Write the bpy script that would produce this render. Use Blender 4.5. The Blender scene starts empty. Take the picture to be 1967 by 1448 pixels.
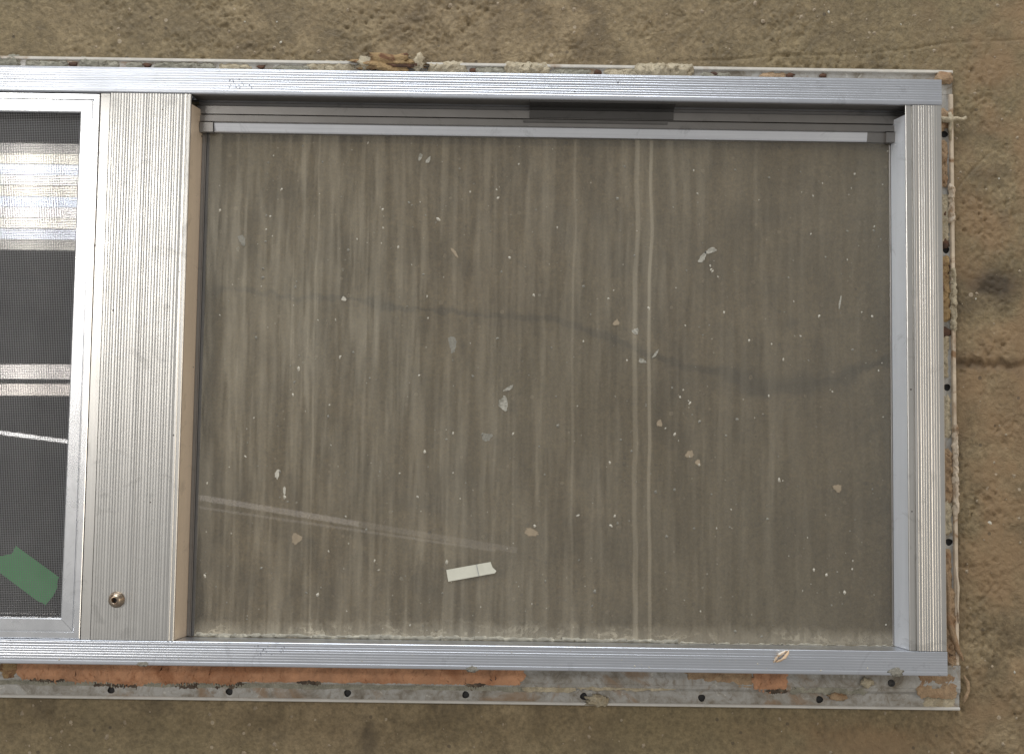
import bpy, bmesh, math, random
import numpy as np
from mathutils import Vector

# ------------------------------------------------------------------ camera, world, lights, exposure
scene = bpy.context.scene
COL = scene.collection
cam_d = bpy.data.cameras.new('camera'); cam = bpy.data.objects.new('camera', cam_d); COL.objects.link(cam)
cam.location = (0.39135, 0.20687, 1.13669); cam.rotation_euler = (0.06423, -0.00412, 0.0141)
cam_d.sensor_width = 36.0; cam_d.lens = 40.264; cam_d.clip_start = 0.02; cam_d.clip_end = 60
scene.camera = cam
scene.view_settings.view_transform = 'Standard'; scene.view_settings.look = 'None'
scene.view_settings.exposure = 0.04; scene.view_settings.gamma = 1.0
world = bpy.data.worlds.new('World'); scene.world = world; world.use_nodes = True
bg = world.node_tree.nodes['Background']; bg.inputs[0].default_value = (1.0, 0.99, 0.97, 1); bg.inputs[1].default_value = 0.35

def area(name, loc, target, sx, sy, radiance, color, rotz=None):
    d = bpy.data.lights.new(name, 'AREA'); d.shape = 'RECTANGLE'; d.size = sx; d.size_y = sy
    d.energy = radiance*math.pi*sx*sy; d.color = color
    o = bpy.data.objects.new(name, d); COL.objects.link(o); o.location = loc
    if rotz is not None: o.rotation_euler = (0, 0, rotz)       # faces straight down
    else: o.rotation_euler = (Vector(target)-Vector(loc)).to_track_quat('-Z', 'Y').to_euler()
    return o
# workshop lighting: open door (cool) beyond the top of the picture, added warm light on the right, fittings and added strips under the roof
area('door_daylight', (0.0, 3.3, 1.45), (0.4, 0.3, 0), 1.9, 1.2, 11.0, (0.93, 0.96, 1.0))
area('added_warm_light', (3.3, 0.2, 1.5), (0.4, 0.3, 0), 1.6, 1.1, 3.8, (1.0, 0.87, 0.70))  # added to warm the mullion's inner wall from the right
for k_, c_ in enumerate(((1.0, 0.95, 0.84), (0.90, 0.93, 1.0), (1.0, 0.94, 0.82), (1.0, 0.95, 0.90), (0.84, 0.90, 1.0), (1.0, 0.93, 0.80), (1.0, 0.96, 0.88), (0.88, 0.92, 1.0), (1.0, 0.94, 0.80), (1.0, 0.95, 0.86))):
    area('troffer_strip', (-1.72, 0.922+0.0392*k_, 3.0), None, 1.34, 0.0372, (9, 18, 24, 25, 27, 24, 26, 24, 18, 9)[k_], c_, 0.0)  # one fitting in made-up strips; tints and dim edges shape its reflection
area('twin_tube_fitting', (-1.566, 0.462, 3.0), None, 0.84, 0.052, 13.0, (1.0, 0.93, 0.85), 0.01)
area('twin_tube_fitting_second', (-1.564, 0.398, 3.0), None, 0.84, 0.042, 13.0, (1.0, 0.90, 0.80), 0.01)
area('long_tube_left_copy', (-1.333, 0.236, 3.0), None, 0.394, 0.013, 14.0, (1.0, 0.97, 0.93), -0.118)  # separate strip added for the long tube's line in the left pane
area('long_tube_near_end', (-0.46, -0.012, 3.0), None, 0.66, 0.020, 1.3, (1.0, 0.92, 0.88), -0.150)
area('long_tube_fade_piece', (0.15, -0.104, 3.0), None, 0.57, 0.020, 0.5, (1.0, 0.92, 0.88), -0.150)  # dimmer piece added so the tube's reflection fades out
area('added_reflection_strip', (-0.20, -0.076, 3.0), None, 1.12, 0.008, 0.7, (1.0, 0.92, 0.88), -0.130)  # added strip, stands in for the pane's second, fainter reflection

# ------------------------------------------------------------------ helpers
S = 0.001
TABLES = {}
def vnoise(x, y, seed):
    x = np.asarray(x, float); y = np.asarray(y, float)
    T = TABLES.get(seed)
    if T is None: T = TABLES[seed] = np.random.RandomState(seed).rand(256, 256)
    xi = np.floor(x).astype(int); yi = np.floor(y).astype(int); fx = x-xi; fy = y-yi
    fx = fx*fx*(3-2*fx); fy = fy*fy*(3-2*fy)
    a = T[xi % 256, yi % 256]; b = T[(xi+1) % 256, yi % 256]; c = T[xi % 256, (yi+1) % 256]; d = T[(xi+1) % 256, (yi+1) % 256]
    return (a*(1-fx)+b*fx)*(1-fy)+(c*(1-fx)+d*fx)*fy
def fbm(x, y, seed, octs=4, gain=0.5):
    s = 0; a = 1; n = 0
    for k in range(octs):
        s = s+a*vnoise(x*2**k+17.3*k, y*2**k+5.1*k, seed+k); n += a; a *= gain
    return s/n

def mesh_obj(name, verts, faces, mats, parent=None, org=(0, 0, 0), smooth=False, fmat=None, scale=S):
    me = bpy.data.meshes.new(name)
    me.from_pydata([((v[0]*scale-org[0]), (v[1]*scale-org[1]), (v[2]*scale-org[2])) for v in verts], [], faces)
    for m in (mats if isinstance(mats, (list, tuple)) else [mats]): me.materials.append(m)
    if fmat is not None:
        for p, i in zip(me.polygons, fmat): p.material_index = i
    bm = bmesh.new(); bm.from_mesh(me); bmesh.ops.recalc_face_normals(bm, faces=bm.faces); bm.to_mesh(me); bm.free()
    if smooth:
        for p in me.polygons: p.use_smooth = True
    o = bpy.data.objects.new(name, me); COL.objects.link(o)
    if parent is not None: o.parent = parent
    return o
def tag(o, label=None, cat=None, group=None, kind=None):
    if label: o['label'] = label
    if cat: o['category'] = cat
    if group: o['group'] = group
    if kind: o['kind'] = kind
    return o

def extrude(name, prof, axis, t0, t1, mat, parent, cut0=None, cut1=None, smooth=False):
    """closed profile of (across, height) in mm swept along axis 'x' or 'y'; cut functions mitre the ends"""
    n = len(prof); V = []; F = []
    for e, (t, c) in enumerate(((t0, cut0), (t1, cut1))):
        for (u, z) in prof:
            tt = c(u) if c else t
            V.append((tt, u, z) if axis == 'x' else (u, tt, z))
    for i in range(n): F.append((i, (i+1) % n, n+(i+1) % n, n+i))
    F.append(tuple(range(n))[::-1]); F.append(tuple(range(n, 2*n)))
    return mesh_obj(name, V, F, mat, parent, ORG, smooth)

def ribs(a, b, z, pitch=2.3, depth=0.20):
    """rounded reeding from a to b at height z, worn unevenly"""
    rg = random.Random(int(abs(a)*10)); n = max(1, int(round(abs(b-a)/pitch))); p = (b-a)/n; out = []
    e = [a]+[a+i*p+rg.uniform(-.10, .10)*p for i in range(1, n)]+[b]
    for i in range(n):
        o = e[i]; q = e[i+1]-o; d = depth*rg.uniform(.6, 1.3); h = z-rg.uniform(0, .03)
        out += [(o+.05*q, h-d), (o+.16*q, h-.42*d), (o+.34*q, h-.06*d), (o+.5*q, h), (o+.66*q, h-.06*d), (o+.84*q, h-.42*d), (o+.95*q, h-d)]
    return out

# ------------------------------------------------------------------ materials
def new_mat(name):
    m = bpy.data.materials.new(name); m.use_nodes = True; nt = m.node_tree; nt.nodes.clear()
    return m, nt
def N(nt, t, **kw):
    n = nt.nodes.new(t)
    for k, v in kw.items():
        if k.startswith('i_'):
            n.inputs[int(k[2:]) if k[2:].isdigit() else k[2:]].default_value = v
        else: setattr(n, k, v)
    return n
def L(nt, a, b): nt.links.new(a, b)
def coords(nt, scale=(1, 1, 1)):
    g = N(nt, 'ShaderNodeNewGeometry'); mp = N(nt, 'ShaderNodeMapping'); mp.inputs['Scale'].default_value = scale
    L(nt, g.outputs['Position'], mp.inputs['Vector']); return mp.outputs['Vector']
def noise(nt, vec, scale, detail=3, rough=0.5, dist=0.0):
    n = N(nt, 'ShaderNodeTexNoise'); n.inputs['Scale'].default_value = scale; n.inputs['Detail'].default_value = detail
    n.inputs['Roughness'].default_value = rough; n.inputs['Distortion'].default_value = dist
    L(nt, vec, n.inputs['Vector']); return n.outputs['Fac']
def ramp(nt, fac, stops):
    r = N(nt, 'ShaderNodeValToRGB'); e = r.color_ramp.elements
    while len(e) < len(stops): e.new(0.5)
    for el, (p, c) in zip(e, stops): el.position = p; el.color = (*c, 1) if len(c) == 3 else c
    L(nt, fac, r.inputs['Fac']); return r.outputs['Color']
def mix(nt, f, a, b):
    m = N(nt, 'ShaderNodeMix', data_type='RGBA')
    for s, v in ((m.inputs[0], f), (m.inputs[6], a), (m.inputs[7], b)):
        if isinstance(v, bpy.types.NodeSocket): L(nt, v, s)
        else: s.default_value = v if not isinstance(v, tuple) else (*v, 1)
    return m.outputs[2]
def math_(nt, op, a, b=None, c=None, clamp=False):
    m = N(nt, 'ShaderNodeMath', operation=op, use_clamp=clamp)
    for i, v in enumerate((a, b, c)):
        if v is None: continue
        if isinstance(v, bpy.types.NodeSocket): L(nt, v, m.inputs[i])
        else: m.inputs[i].default_value = v
    return m.outputs[0]
def bump(nt, h, strength, dist=0.001, normal=None):
    b = N(nt, 'ShaderNodeBump'); b.inputs['Strength'].default_value = strength; b.inputs['Distance'].default_value = dist
    L(nt, h, b.inputs['Height'])
    if normal: L(nt, normal, b.inputs['Normal'])
    return b.outputs['Normal']
def principled(nt, color, rough, metallic=0.0, normal=None, spec=0.5):
    p = N(nt, 'ShaderNodeBsdfPrincipled'); o = N(nt, 'ShaderNodeOutputMaterial'); L(nt, p.outputs[0], o.inputs[0])
    for s, v in ((p.inputs['Base Color'], color), (p.inputs['Roughness'], rough), (p.inputs['Metallic'], metallic)):
        if isinstance(v, bpy.types.NodeSocket): L(nt, v, s)
        else: s.default_value = (*v, 1) if isinstance(v, tuple) else v
    p.inputs['Specular IOR Level'].default_value = spec
    if normal: L(nt, normal, p.inputs['Normal'])
    return p

def aluminium(name, base, rough, grain, pits=0.55, dirt=0.35, bstr=0.05, metal=1.0):
    """mill-finish aluminium: drawn grain along one axis, oxide bloom, dark corrosion pits"""
    m, nt = new_mat(name)
    g = noise(nt, coords(nt, grain), 1.0, 4, 0.6)
    cl = noise(nt, coords(nt), 9.0, 4, 0.55)
    col = ramp(nt, g, [(0.25, tuple(c*0.86 for c in base)), (0.75, base)])
    col = mix(nt, math_(nt, 'MULTIPLY', ramp(nt, cl, [(0.45, (0, 0, 0)), (0.75, (1, 1, 1))]), dirt), col, tuple(c*0.70 for c in base))
    v = N(nt, 'ShaderNodeTexVoronoi'); v.inputs['Scale'].default_value = 95.0; v.inputs['Randomness'].default_value = 1.0
    L(nt, coords(nt), v.inputs['Vector'])
    sel = N(nt, 'ShaderNodeSeparateColor'); L(nt, v.outputs['Color'], sel.inputs[0])
    spot = math_(nt, 'LESS_THAN', v.outputs['Distance'], math_(nt, 'MULTIPLY', sel.outputs[1], 0.13))
    spot = math_(nt, 'MULTIPLY', spot, math_(nt, 'GREATER_THAN', sel.outputs[0], 1.0-0.16*pits))
    col = mix(nt, math_(nt, 'MULTIPLY', spot, 0.85), col, (0.09, 0.08, 0.07))
    wv = noise(nt, coords(nt), 26.0, 6, 0.7, 1.5)                          # dull water marks
    col = mix(nt, ramp(nt, wv, [(0.58, (0, 0, 0)), (0.66, (0.40,)*3)]), col, tuple(c*0.55 for c in base))
    r = math_(nt, 'MULTIPLY_ADD', cl, 0.22, math_(nt, 'MULTIPLY_ADD', wv, 0.16, rough-0.19))
    principled(nt, col, r, metal, bump(nt, g, bstr, 0.0006) if bstr else None)
    return m
ALU_X = aluminium('aluminium_reeded_horizontal', (0.69, 0.715, 0.765), 0.36, (4, 420, 50), 0.6, 0.5, 0.0)
ALU_Y = aluminium('aluminium_reeded_vertical', (0.66, 0.645, 0.615), 0.37, (420, 4, 50), 1.1, 0.5, 0.0)
ALU_S = aluminium('aluminium_screen_frame', (0.86, 0.87, 0.89), 0.27, (60, 60, 60), 0.5, 0.25, 0.0)
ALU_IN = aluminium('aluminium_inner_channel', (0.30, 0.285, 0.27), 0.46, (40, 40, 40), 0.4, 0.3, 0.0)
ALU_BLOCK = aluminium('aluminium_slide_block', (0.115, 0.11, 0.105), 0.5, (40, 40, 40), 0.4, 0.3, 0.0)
ALU_SIDE = aluminium('aluminium_jamb_side', (0.82, 0.85, 0.90), 0.42, (300, 6, 50), 0.4, 0.3, 0.0, 0.45)
ALU_WARM = aluminium('aluminium_painted_reflection', (0.90, 0.74, 0.57), 0.38, (300, 5, 60), 0.5, 0.3, 0.0, 0.5)  # warm floor reflection put into the base colour of plain aluminium
ALU_BEAD = aluminium('aluminium_bead', (0.84, 0.85, 0.88), 0.40, (6, 500, 50), 0.3, 0.3, 0.0)

def simple(name, base, rough, var=0.25, scale=60.0, bstr=0.3, bdist=0.001, alt=None, altpos=(0.5, 0.62), metallic=0.0):
    m, nt = new_mat(name)
    n = noise(nt, coords(nt), scale, 5, 0.6, 0.4)
    col = ramp(nt, n, [(0.25, tuple(c*(1-var) for c in base)), (0.75, tuple(min(1, c*(1+var*.6)) for c in base))])
    if alt:
        n2 = noise(nt, coords(nt), scale*0.55, 4, 0.6, 0.8)
        col = mix(nt, ramp(nt, n2, [(altpos[0], (0, 0, 0)), (altpos[1], (1, 1, 1))]), col, alt)
    nb = bump(nt, noise(nt, coords(nt), scale*5, 4, 0.6), bstr, bdist)
    principled(nt, col, rough, metallic, nb)
    return m
def flange_material():
    m, nt = new_mat('flange_dirty_metal'); pos = coords(nt)
    n1 = noise(nt, pos, 38.0, 6, 0.68, 0.6); n2 = noise(nt, pos, 120.0, 5, 0.7, 1.2); n3 = noise(nt, coords(nt, (1, 1, 1)), 16.0, 5, 0.65, 0.8)
    col = ramp(nt, n1, [(0.30, (0.17, 0.145, 0.11)), (0.46, (0.33, 0.31, 0.275)), (0.58, (0.43, 0.42, 0.395)), (0.72, (0.27, 0.235, 0.185))])
    col = mix(nt, ramp(nt, n2, [(0.52, (0, 0, 0)), (0.66, (0.55,)*3)]), col, (0.17, 0.13, 0.085))
    col = mix(nt, ramp(nt, n3, [(0.56, (0, 0, 0)), (0.64, (0.7,)*3)]), col, (0.30, 0.20, 0.12))
    col = mix(nt, ramp(nt, n2, [(0.30, (0.8,)*3), (0.38, (0, 0, 0))]), col, (0.62, 0.60, 0.54))
    principled(nt, col, ramp(nt, n1, [(0.3, (0.7,)*3), (0.7, (0.35,)*3)]), 0.35, bump(nt, n2, 0.4, 0.0008))
    return m
M_FLANGE = flange_material()
M_LIP = simple('flange_white_edge', (0.56, 0.53, 0.47), 0.42, 0.2, 60, 0.25, 0.0006, (0.38, 0.30, 0.22), (0.58, 0.72))
M_LIPW = simple('flange_bright_edge', (0.62, 0.60, 0.56), 0.35, 0.15, 40, 0.2, 0.0006, (0.40, 0.36, 0.30), (0.60, 0.72))
M_LIPR = simple('flange_tan_edge', (0.62, 0.52, 0.40), 0.5, 0.3, 70, 0.3, 0.0006, (0.28, 0.17, 0.09), (0.52, 0.66))
M_ORANGE = simple('orange_sealant', (0.53, 0.275, 0.15), 0.75, 0.35, 45, 0.9, 0.002, (0.36, 0.16, 0.075), (0.50, 0.66))
M_TAN = simple('tan_sealant', (0.42, 0.29, 0.175), 0.75, 0.45, 120, 0.9, 0.002, (0.33, 0.20, 0.11), (0.5, 0.66))
M_GREEN = simple('grey_green_putty', (0.355, 0.335, 0.265), 0.65, 0.45, 120, 0.9, 0.002, (0.24, 0.23, 0.18), (0.5, 0.68))
M_CREAM = simple('cream_putty', (0.56, 0.485, 0.345), 0.7, 0.4, 150, 0.9, 0.002, (0.40, 0.33, 0.22), (0.50, 0.62))
M_BROWN = simple('brown_foam', (0.40, 0.27, 0.13), 0.85, 0.4, 110, 0.9, 0.002, (0.17, 0.08, 0.04), (0.5, 0.62))
M_RUST = simple('rust', (0.12, 0.058, 0.032), 0.85, 0.5, 160, 0.6, 0.001, (0.08, 0.045, 0.03), (0.45, 0.6))
M_DARK = simple('black_hole_shade', (0.035, 0.033, 0.032), 0.7, 0.2, 60, 0.1)  # black colour stands in for shade inside holes and under the flanges
M_GASKET = simple('grey_gasket', (0.10, 0.095, 0.09), 0.55, 0.2, 60, 0.1)
M_MESH = simple('screen_wire', (0.21, 0.205, 0.205), 0.5, 0.15, 40, 0.0)
M_RIVET = simple('bronze_steel', (0.42, 0.34, 0.26), 0.34, 0.3, 200, 0.2, 0.0005, (0.22, 0.13, 0.08), (0.5, 0.7), 1.0)
M_PAPER = simple('white_paper', (0.66, 0.65, 0.55), 0.7, 0.12, 60, 0.2, 0.0005, (0.42, 0.42, 0.34), (0.60, 0.72))
M_FLAKE = simple('pale_flake', (0.47, 0.45, 0.385), 0.6, 0.45, 500, 0.8, 0.001, (0.25, 0.235, 0.19), (0.5, 0.62))
M_FLAKE2 = simple('grey_flake', (0.30, 0.285, 0.24), 0.7, 0.45, 500, 0.8)
M_FLAKE3 = simple('tan_flake', (0.33, 0.265, 0.185), 0.7, 0.2, 120, 0.4)
M_SPECK = simple('white_speck', (0.53, 0.50, 0.42), 0.5, 0.25, 300, 0.1)
M_WOOD = simple('wood_splinter', (0.72, 0.52, 0.34), 0.6, 0.2, 200, 0.3, 0.0005, (0.85, 0.80, 0.72), (0.48, 0.56))
M_INK = simple('worn_ink', (0.24, 0.25, 0.29), 0.6, 0.2, 200, 0.0)
M_CRUST = simple('dirt_crust', (0.36, 0.34, 0.28), 0.85, 0.3, 180, 0.6, 0.001, (0.50, 0.47, 0.38), (0.52, 0.62))
M_TAPE = simple('green_tape', (0.13, 0.52, 0.19), 0.55, 0.12, 60, 0.2, 0.0004)

def glass(name, tint, dust, ior=1.5):
    m, nt = new_mat(name); out = N(nt, 'ShaderNodeOutputMaterial')
    tr = N(nt, 'ShaderNodeBsdfTransparent'); tr.inputs[0].default_value = (*tint, 1)
    gl = N(nt, 'ShaderNodeBsdfGlossy'); gl.inputs['Roughness'].default_value = 0.012; gl.inputs[0].default_value = (1, 1, 1, 1)
    fr = N(nt, 'ShaderNodeFresnel'); fr.inputs[0].default_value = ior
    mx = N(nt, 'ShaderNodeMixShader'); L(nt, fr.outputs[0], mx.inputs[0]); L(nt, tr.outputs[0], mx.inputs[1]); L(nt, gl.outputs[0], mx.inputs[2])
    if not dust: L(nt, mx.outputs[0], out.inputs[0]); return m
    # dried runs of dirty water down the pane, blotches, drip lines
    pos = coords(nt)
    warp = noise(nt, coords(nt, (6, 2.2, 1)), 1.0, 3, 0.5)
    sp = N(nt, 'ShaderNodeSeparateXYZ'); L(nt, pos, sp.inputs[0])
    xw = math_(nt, 'MULTIPLY_ADD', warp, 0.016, sp.outputs[0])
    cb = N(nt, 'ShaderNodeCombineXYZ'); L(nt, xw, cb.inputs[0]); L(nt, math_(nt, 'MULTIPLY', sp.outputs[1], 0.075), cb.inputs[1])
    s1 = noise(nt, cb.outputs[0], 66.0, 3, 0.6); s2 = noise(nt, cb.outputs[0], 150.0, 2, 0.5)
    big = noise(nt, coords(nt, (1, 0.6, 1)), 4.2, 3, 0.5)
    fine = noise(nt, coords(nt, (1, 0.35, 1)), 120.0, 4, 0.6)
    a = math_(nt, 'MULTIPLY', ramp(nt, s1, [(0.45, (0, 0, 0)), (0.54, (1, 1, 1))]), 0.075)
    b = math_(nt, 'MULTIPLY', ramp(nt, s2, [(0.44, (0, 0, 0)), (0.64, (1, 1, 1))]), 0.06)
    seg = noise(nt, coords(nt, (55, 3.2, 1)), 1.0, 3, 0.6)                 # runs start and stop at different heights
    a = math_(nt, 'MULTIPLY', a, ramp(nt, seg, [(0.36, (0.25,)*3), (0.56, (1.25,)*3)]))
    s3 = noise(nt, coords(nt, (95, 1.6, 1)), 1.0, 4, 0.7, 0.4)
    c = math_(nt, 'MULTIPLY', ramp(nt, s3, [(0.55, (0, 0, 0)), (0.60, (1, 1, 1))]), 0.05)
    sm = math_(nt, 'ADD', math_(nt, 'ADD', a, b), c)
    leftw = math_(nt, 'MULTIPLY_ADD', sp.outputs[0], -1.55, 1.42)      # the runs are heavier near the mullion
    leftw = math_(nt, 'MAXIMUM', leftw, 0.16)
    sm = math_(nt, 'MULTIPLY', sm, leftw)
    sm = math_(nt, 'MULTIPLY', sm, math_(nt, 'MULTIPLY_ADD', big, 1.4, 0.35))
    sm = math_(nt, 'MULTIPLY', sm, math_(nt, 'MULTIPLY_ADD', fine, 0.7, 0.65))
    sm = math_(nt, 'ADD', sm, math_(nt, 'MULTIPLY_ADD', big, 0.12, 0.065))
    wob = math_(nt, 'MULTIPLY_ADD', noise(nt, coords(nt, (0.0, 5.0, 0)), 1.0, 2), 0.016, -0.008)
    for xc, w, st in ((0.5165, 0.0030, 0.17), (0.5305, 0.0021, 0.17), (0.2005, 0.0012, 0.10), (0.455, 0.0015, 0.07)):
        dd = math_(nt, 'ABSOLUTE', math_(nt, 'SUBTRACT', math_(nt, 'ADD', sp.outputs[0], wob), xc))
        ln = math_(nt, 'SUBTRACT', 1.0, math_(nt, 'DIVIDE', dd, w), clamp=True)
        ln = math_(nt, 'MULTIPLY', math_(nt, 'MINIMUM', math_(nt, 'MULTIPLY', ln, 2.2), 1.0), math_(nt, 'MULTIPLY_ADD', s1, st, st*0.4))
        sm = math_(nt, 'ADD', sm, ln)
    low = math_(nt, 'MULTIPLY', math_(nt, 'SUBTRACT', math_(nt, 'MULTIPLY_ADD', fine, 0.022, 0.030), sp.outputs[1], clamp=True), 16.0)
    sm = math_(nt, 'ADD', sm, math_(nt, 'MINIMUM', low, 0.22))
    cn = noise(nt, coords(nt, (1, 1.5, 1)), 30.0, 5, 0.65, 0.3)          # tide marks: outlines where puddles dried along the sill
    tide = math_(nt, 'SUBTRACT', 1.0, math_(nt, 'DIVIDE', math_(nt, 'ABSOLUTE', math_(nt, 'SUBTRACT', cn, 0.52)), 0.035), clamp=True)
    band = math_(nt, 'MULTIPLY', math_(nt, 'SUBTRACT', math_(nt, 'MULTIPLY_ADD', big, 0.03, 0.027), sp.outputs[1], clamp=True), 90.0, clamp=True)
    band = math_(nt, 'MULTIPLY', band, ramp(nt, noise(nt, coords(nt, (1, 0, 0)), 17.0, 3, 0.6), [(0.38, (0.1,)*3), (0.56, (1, 1, 1))]))
    band = math_(nt, 'MULTIPLY', band, math_(nt, 'MULTIPLY_ADD', sp.outputs[0], -1.2, 1.3, clamp=True))
    sm = math_(nt, 'ADD', sm, math_(nt, 'MULTIPLY', math_(nt, 'MULTIPLY', tide, band), math_(nt, 'MULTIPLY', fine, 0.75)), clamp=True)
    df = N(nt, 'ShaderNodeBsdfDiffuse'); L(nt, ramp(nt, big, [(0.3, (0.61, 0.535, 0.405)), (0.7, (0.62, 0.57, 0.455))]), df.inputs[0])
    m2 = N(nt, 'ShaderNodeMixShader'); L(nt, sm, m2.inputs[0]); L(nt, mx.outputs[0], m2.inputs[1]); L(nt, df.outputs[0], m2.inputs[2])
    L(nt, m2.outputs[0], out.inputs[0])
    return m
G_DUST = glass('dusty_glass', (0.975, 0.97, 0.95), True)
G_CLEAN = glass('clear_glass', (0.975, 0.97, 0.95), False)
G_SMOKE = glass('smoked_glass', (0.50, 0.50, 0.52), False, 1.95)

def floor_material():
    m, nt = new_mat('brown_concrete')
    pos = coords(nt)
    big = noise(nt, pos, 2.6, 4, 0.55, 0.5); mid = noise(nt, pos, 22.0, 5, 0.6, 0.6); fine = noise(nt, pos, 240.0, 4, 0.65)
    col = ramp(nt, mid, [(0.34, (0.140, 0.103, 0.057)), (0.50, (0.220, 0.166, 0.095)), (0.68, (0.302, 0.234, 0.141))])
    col = mix(nt, ramp(nt, big, [(0.40, (0, 0, 0)), (0.62, (1, 1, 1))]), col, mix(nt, mid, (0.165, 0.129, 0.070), (0.244, 0.192, 0.109)))
    fr = ramp(nt, fine, [(0.3, (0.62, 0.62, 0.62)), (0.7, (1.36, 1.36, 1.36))])
    mm = N(nt, 'ShaderNodeMix', data_type='RGBA', blend_type='MULTIPLY'); mm.inputs[0].default_value = 0.8
    L(nt, col, mm.inputs[6]); L(nt, fr, mm.inputs[7]); col = mm.outputs[2]
    at = N(nt, 'ShaderNodeAttribute', attribute_name='dirt'); se = N(nt, 'ShaderNodeSeparateColor'); L(nt, at.outputs['Color'], se.inputs[0])
    col = mix(nt, se.outputs[0], col, (0.060, 0.045, 0.030))            # grime
    col = mix(nt, se.outputs[1], col, (0.265, 0.176, 0.096))              # warm, worn patches
    v = N(nt, 'ShaderNodeTexVoronoi'); v.inputs['Scale'].default_value = 130.0; L(nt, pos, v.inputs['Vector'])
    sel = N(nt, 'ShaderNodeSeparateColor'); L(nt, v.outputs['Color'], sel.inputs[0])
    gr = math_(nt, 'MULTIPLY', math_(nt, 'LESS_THAN', v.outputs['Distance'], math_(nt, 'MULTIPLY', sel.outputs[1], 0.30)), math_(nt, 'GREATER_THAN', sel.outputs[0], 0.955))
    col = mix(nt, math_(nt, 'MULTIPLY', gr, 0.45), col, (0.56, 0.47, 0.36))
    dk = math_(nt, 'MULTIPLY', math_(nt, 'LESS_THAN', v.outputs['Distance'], math_(nt, 'MULTIPLY', sel.outputs[2], 0.30)), math_(nt, 'LESS_THAN', sel.outputs[0], 0.03))
    col = mix(nt, math_(nt, 'MULTIPLY', dk, 0.6), col, (0.07, 0.055, 0.04))
    nb = bump(nt, fine, 0.5, 0.0014)
    nb = bump(nt, noise(nt, pos, 110.0, 5, 0.65, 1.2), 0.55, 0.004, nb)
    principled(nt, col, ramp(nt, mid, [(0.3, (0.55,)*3), (0.7, (0.80,)*3)]), 0.0, nb, 0.35)
    return m

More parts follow.
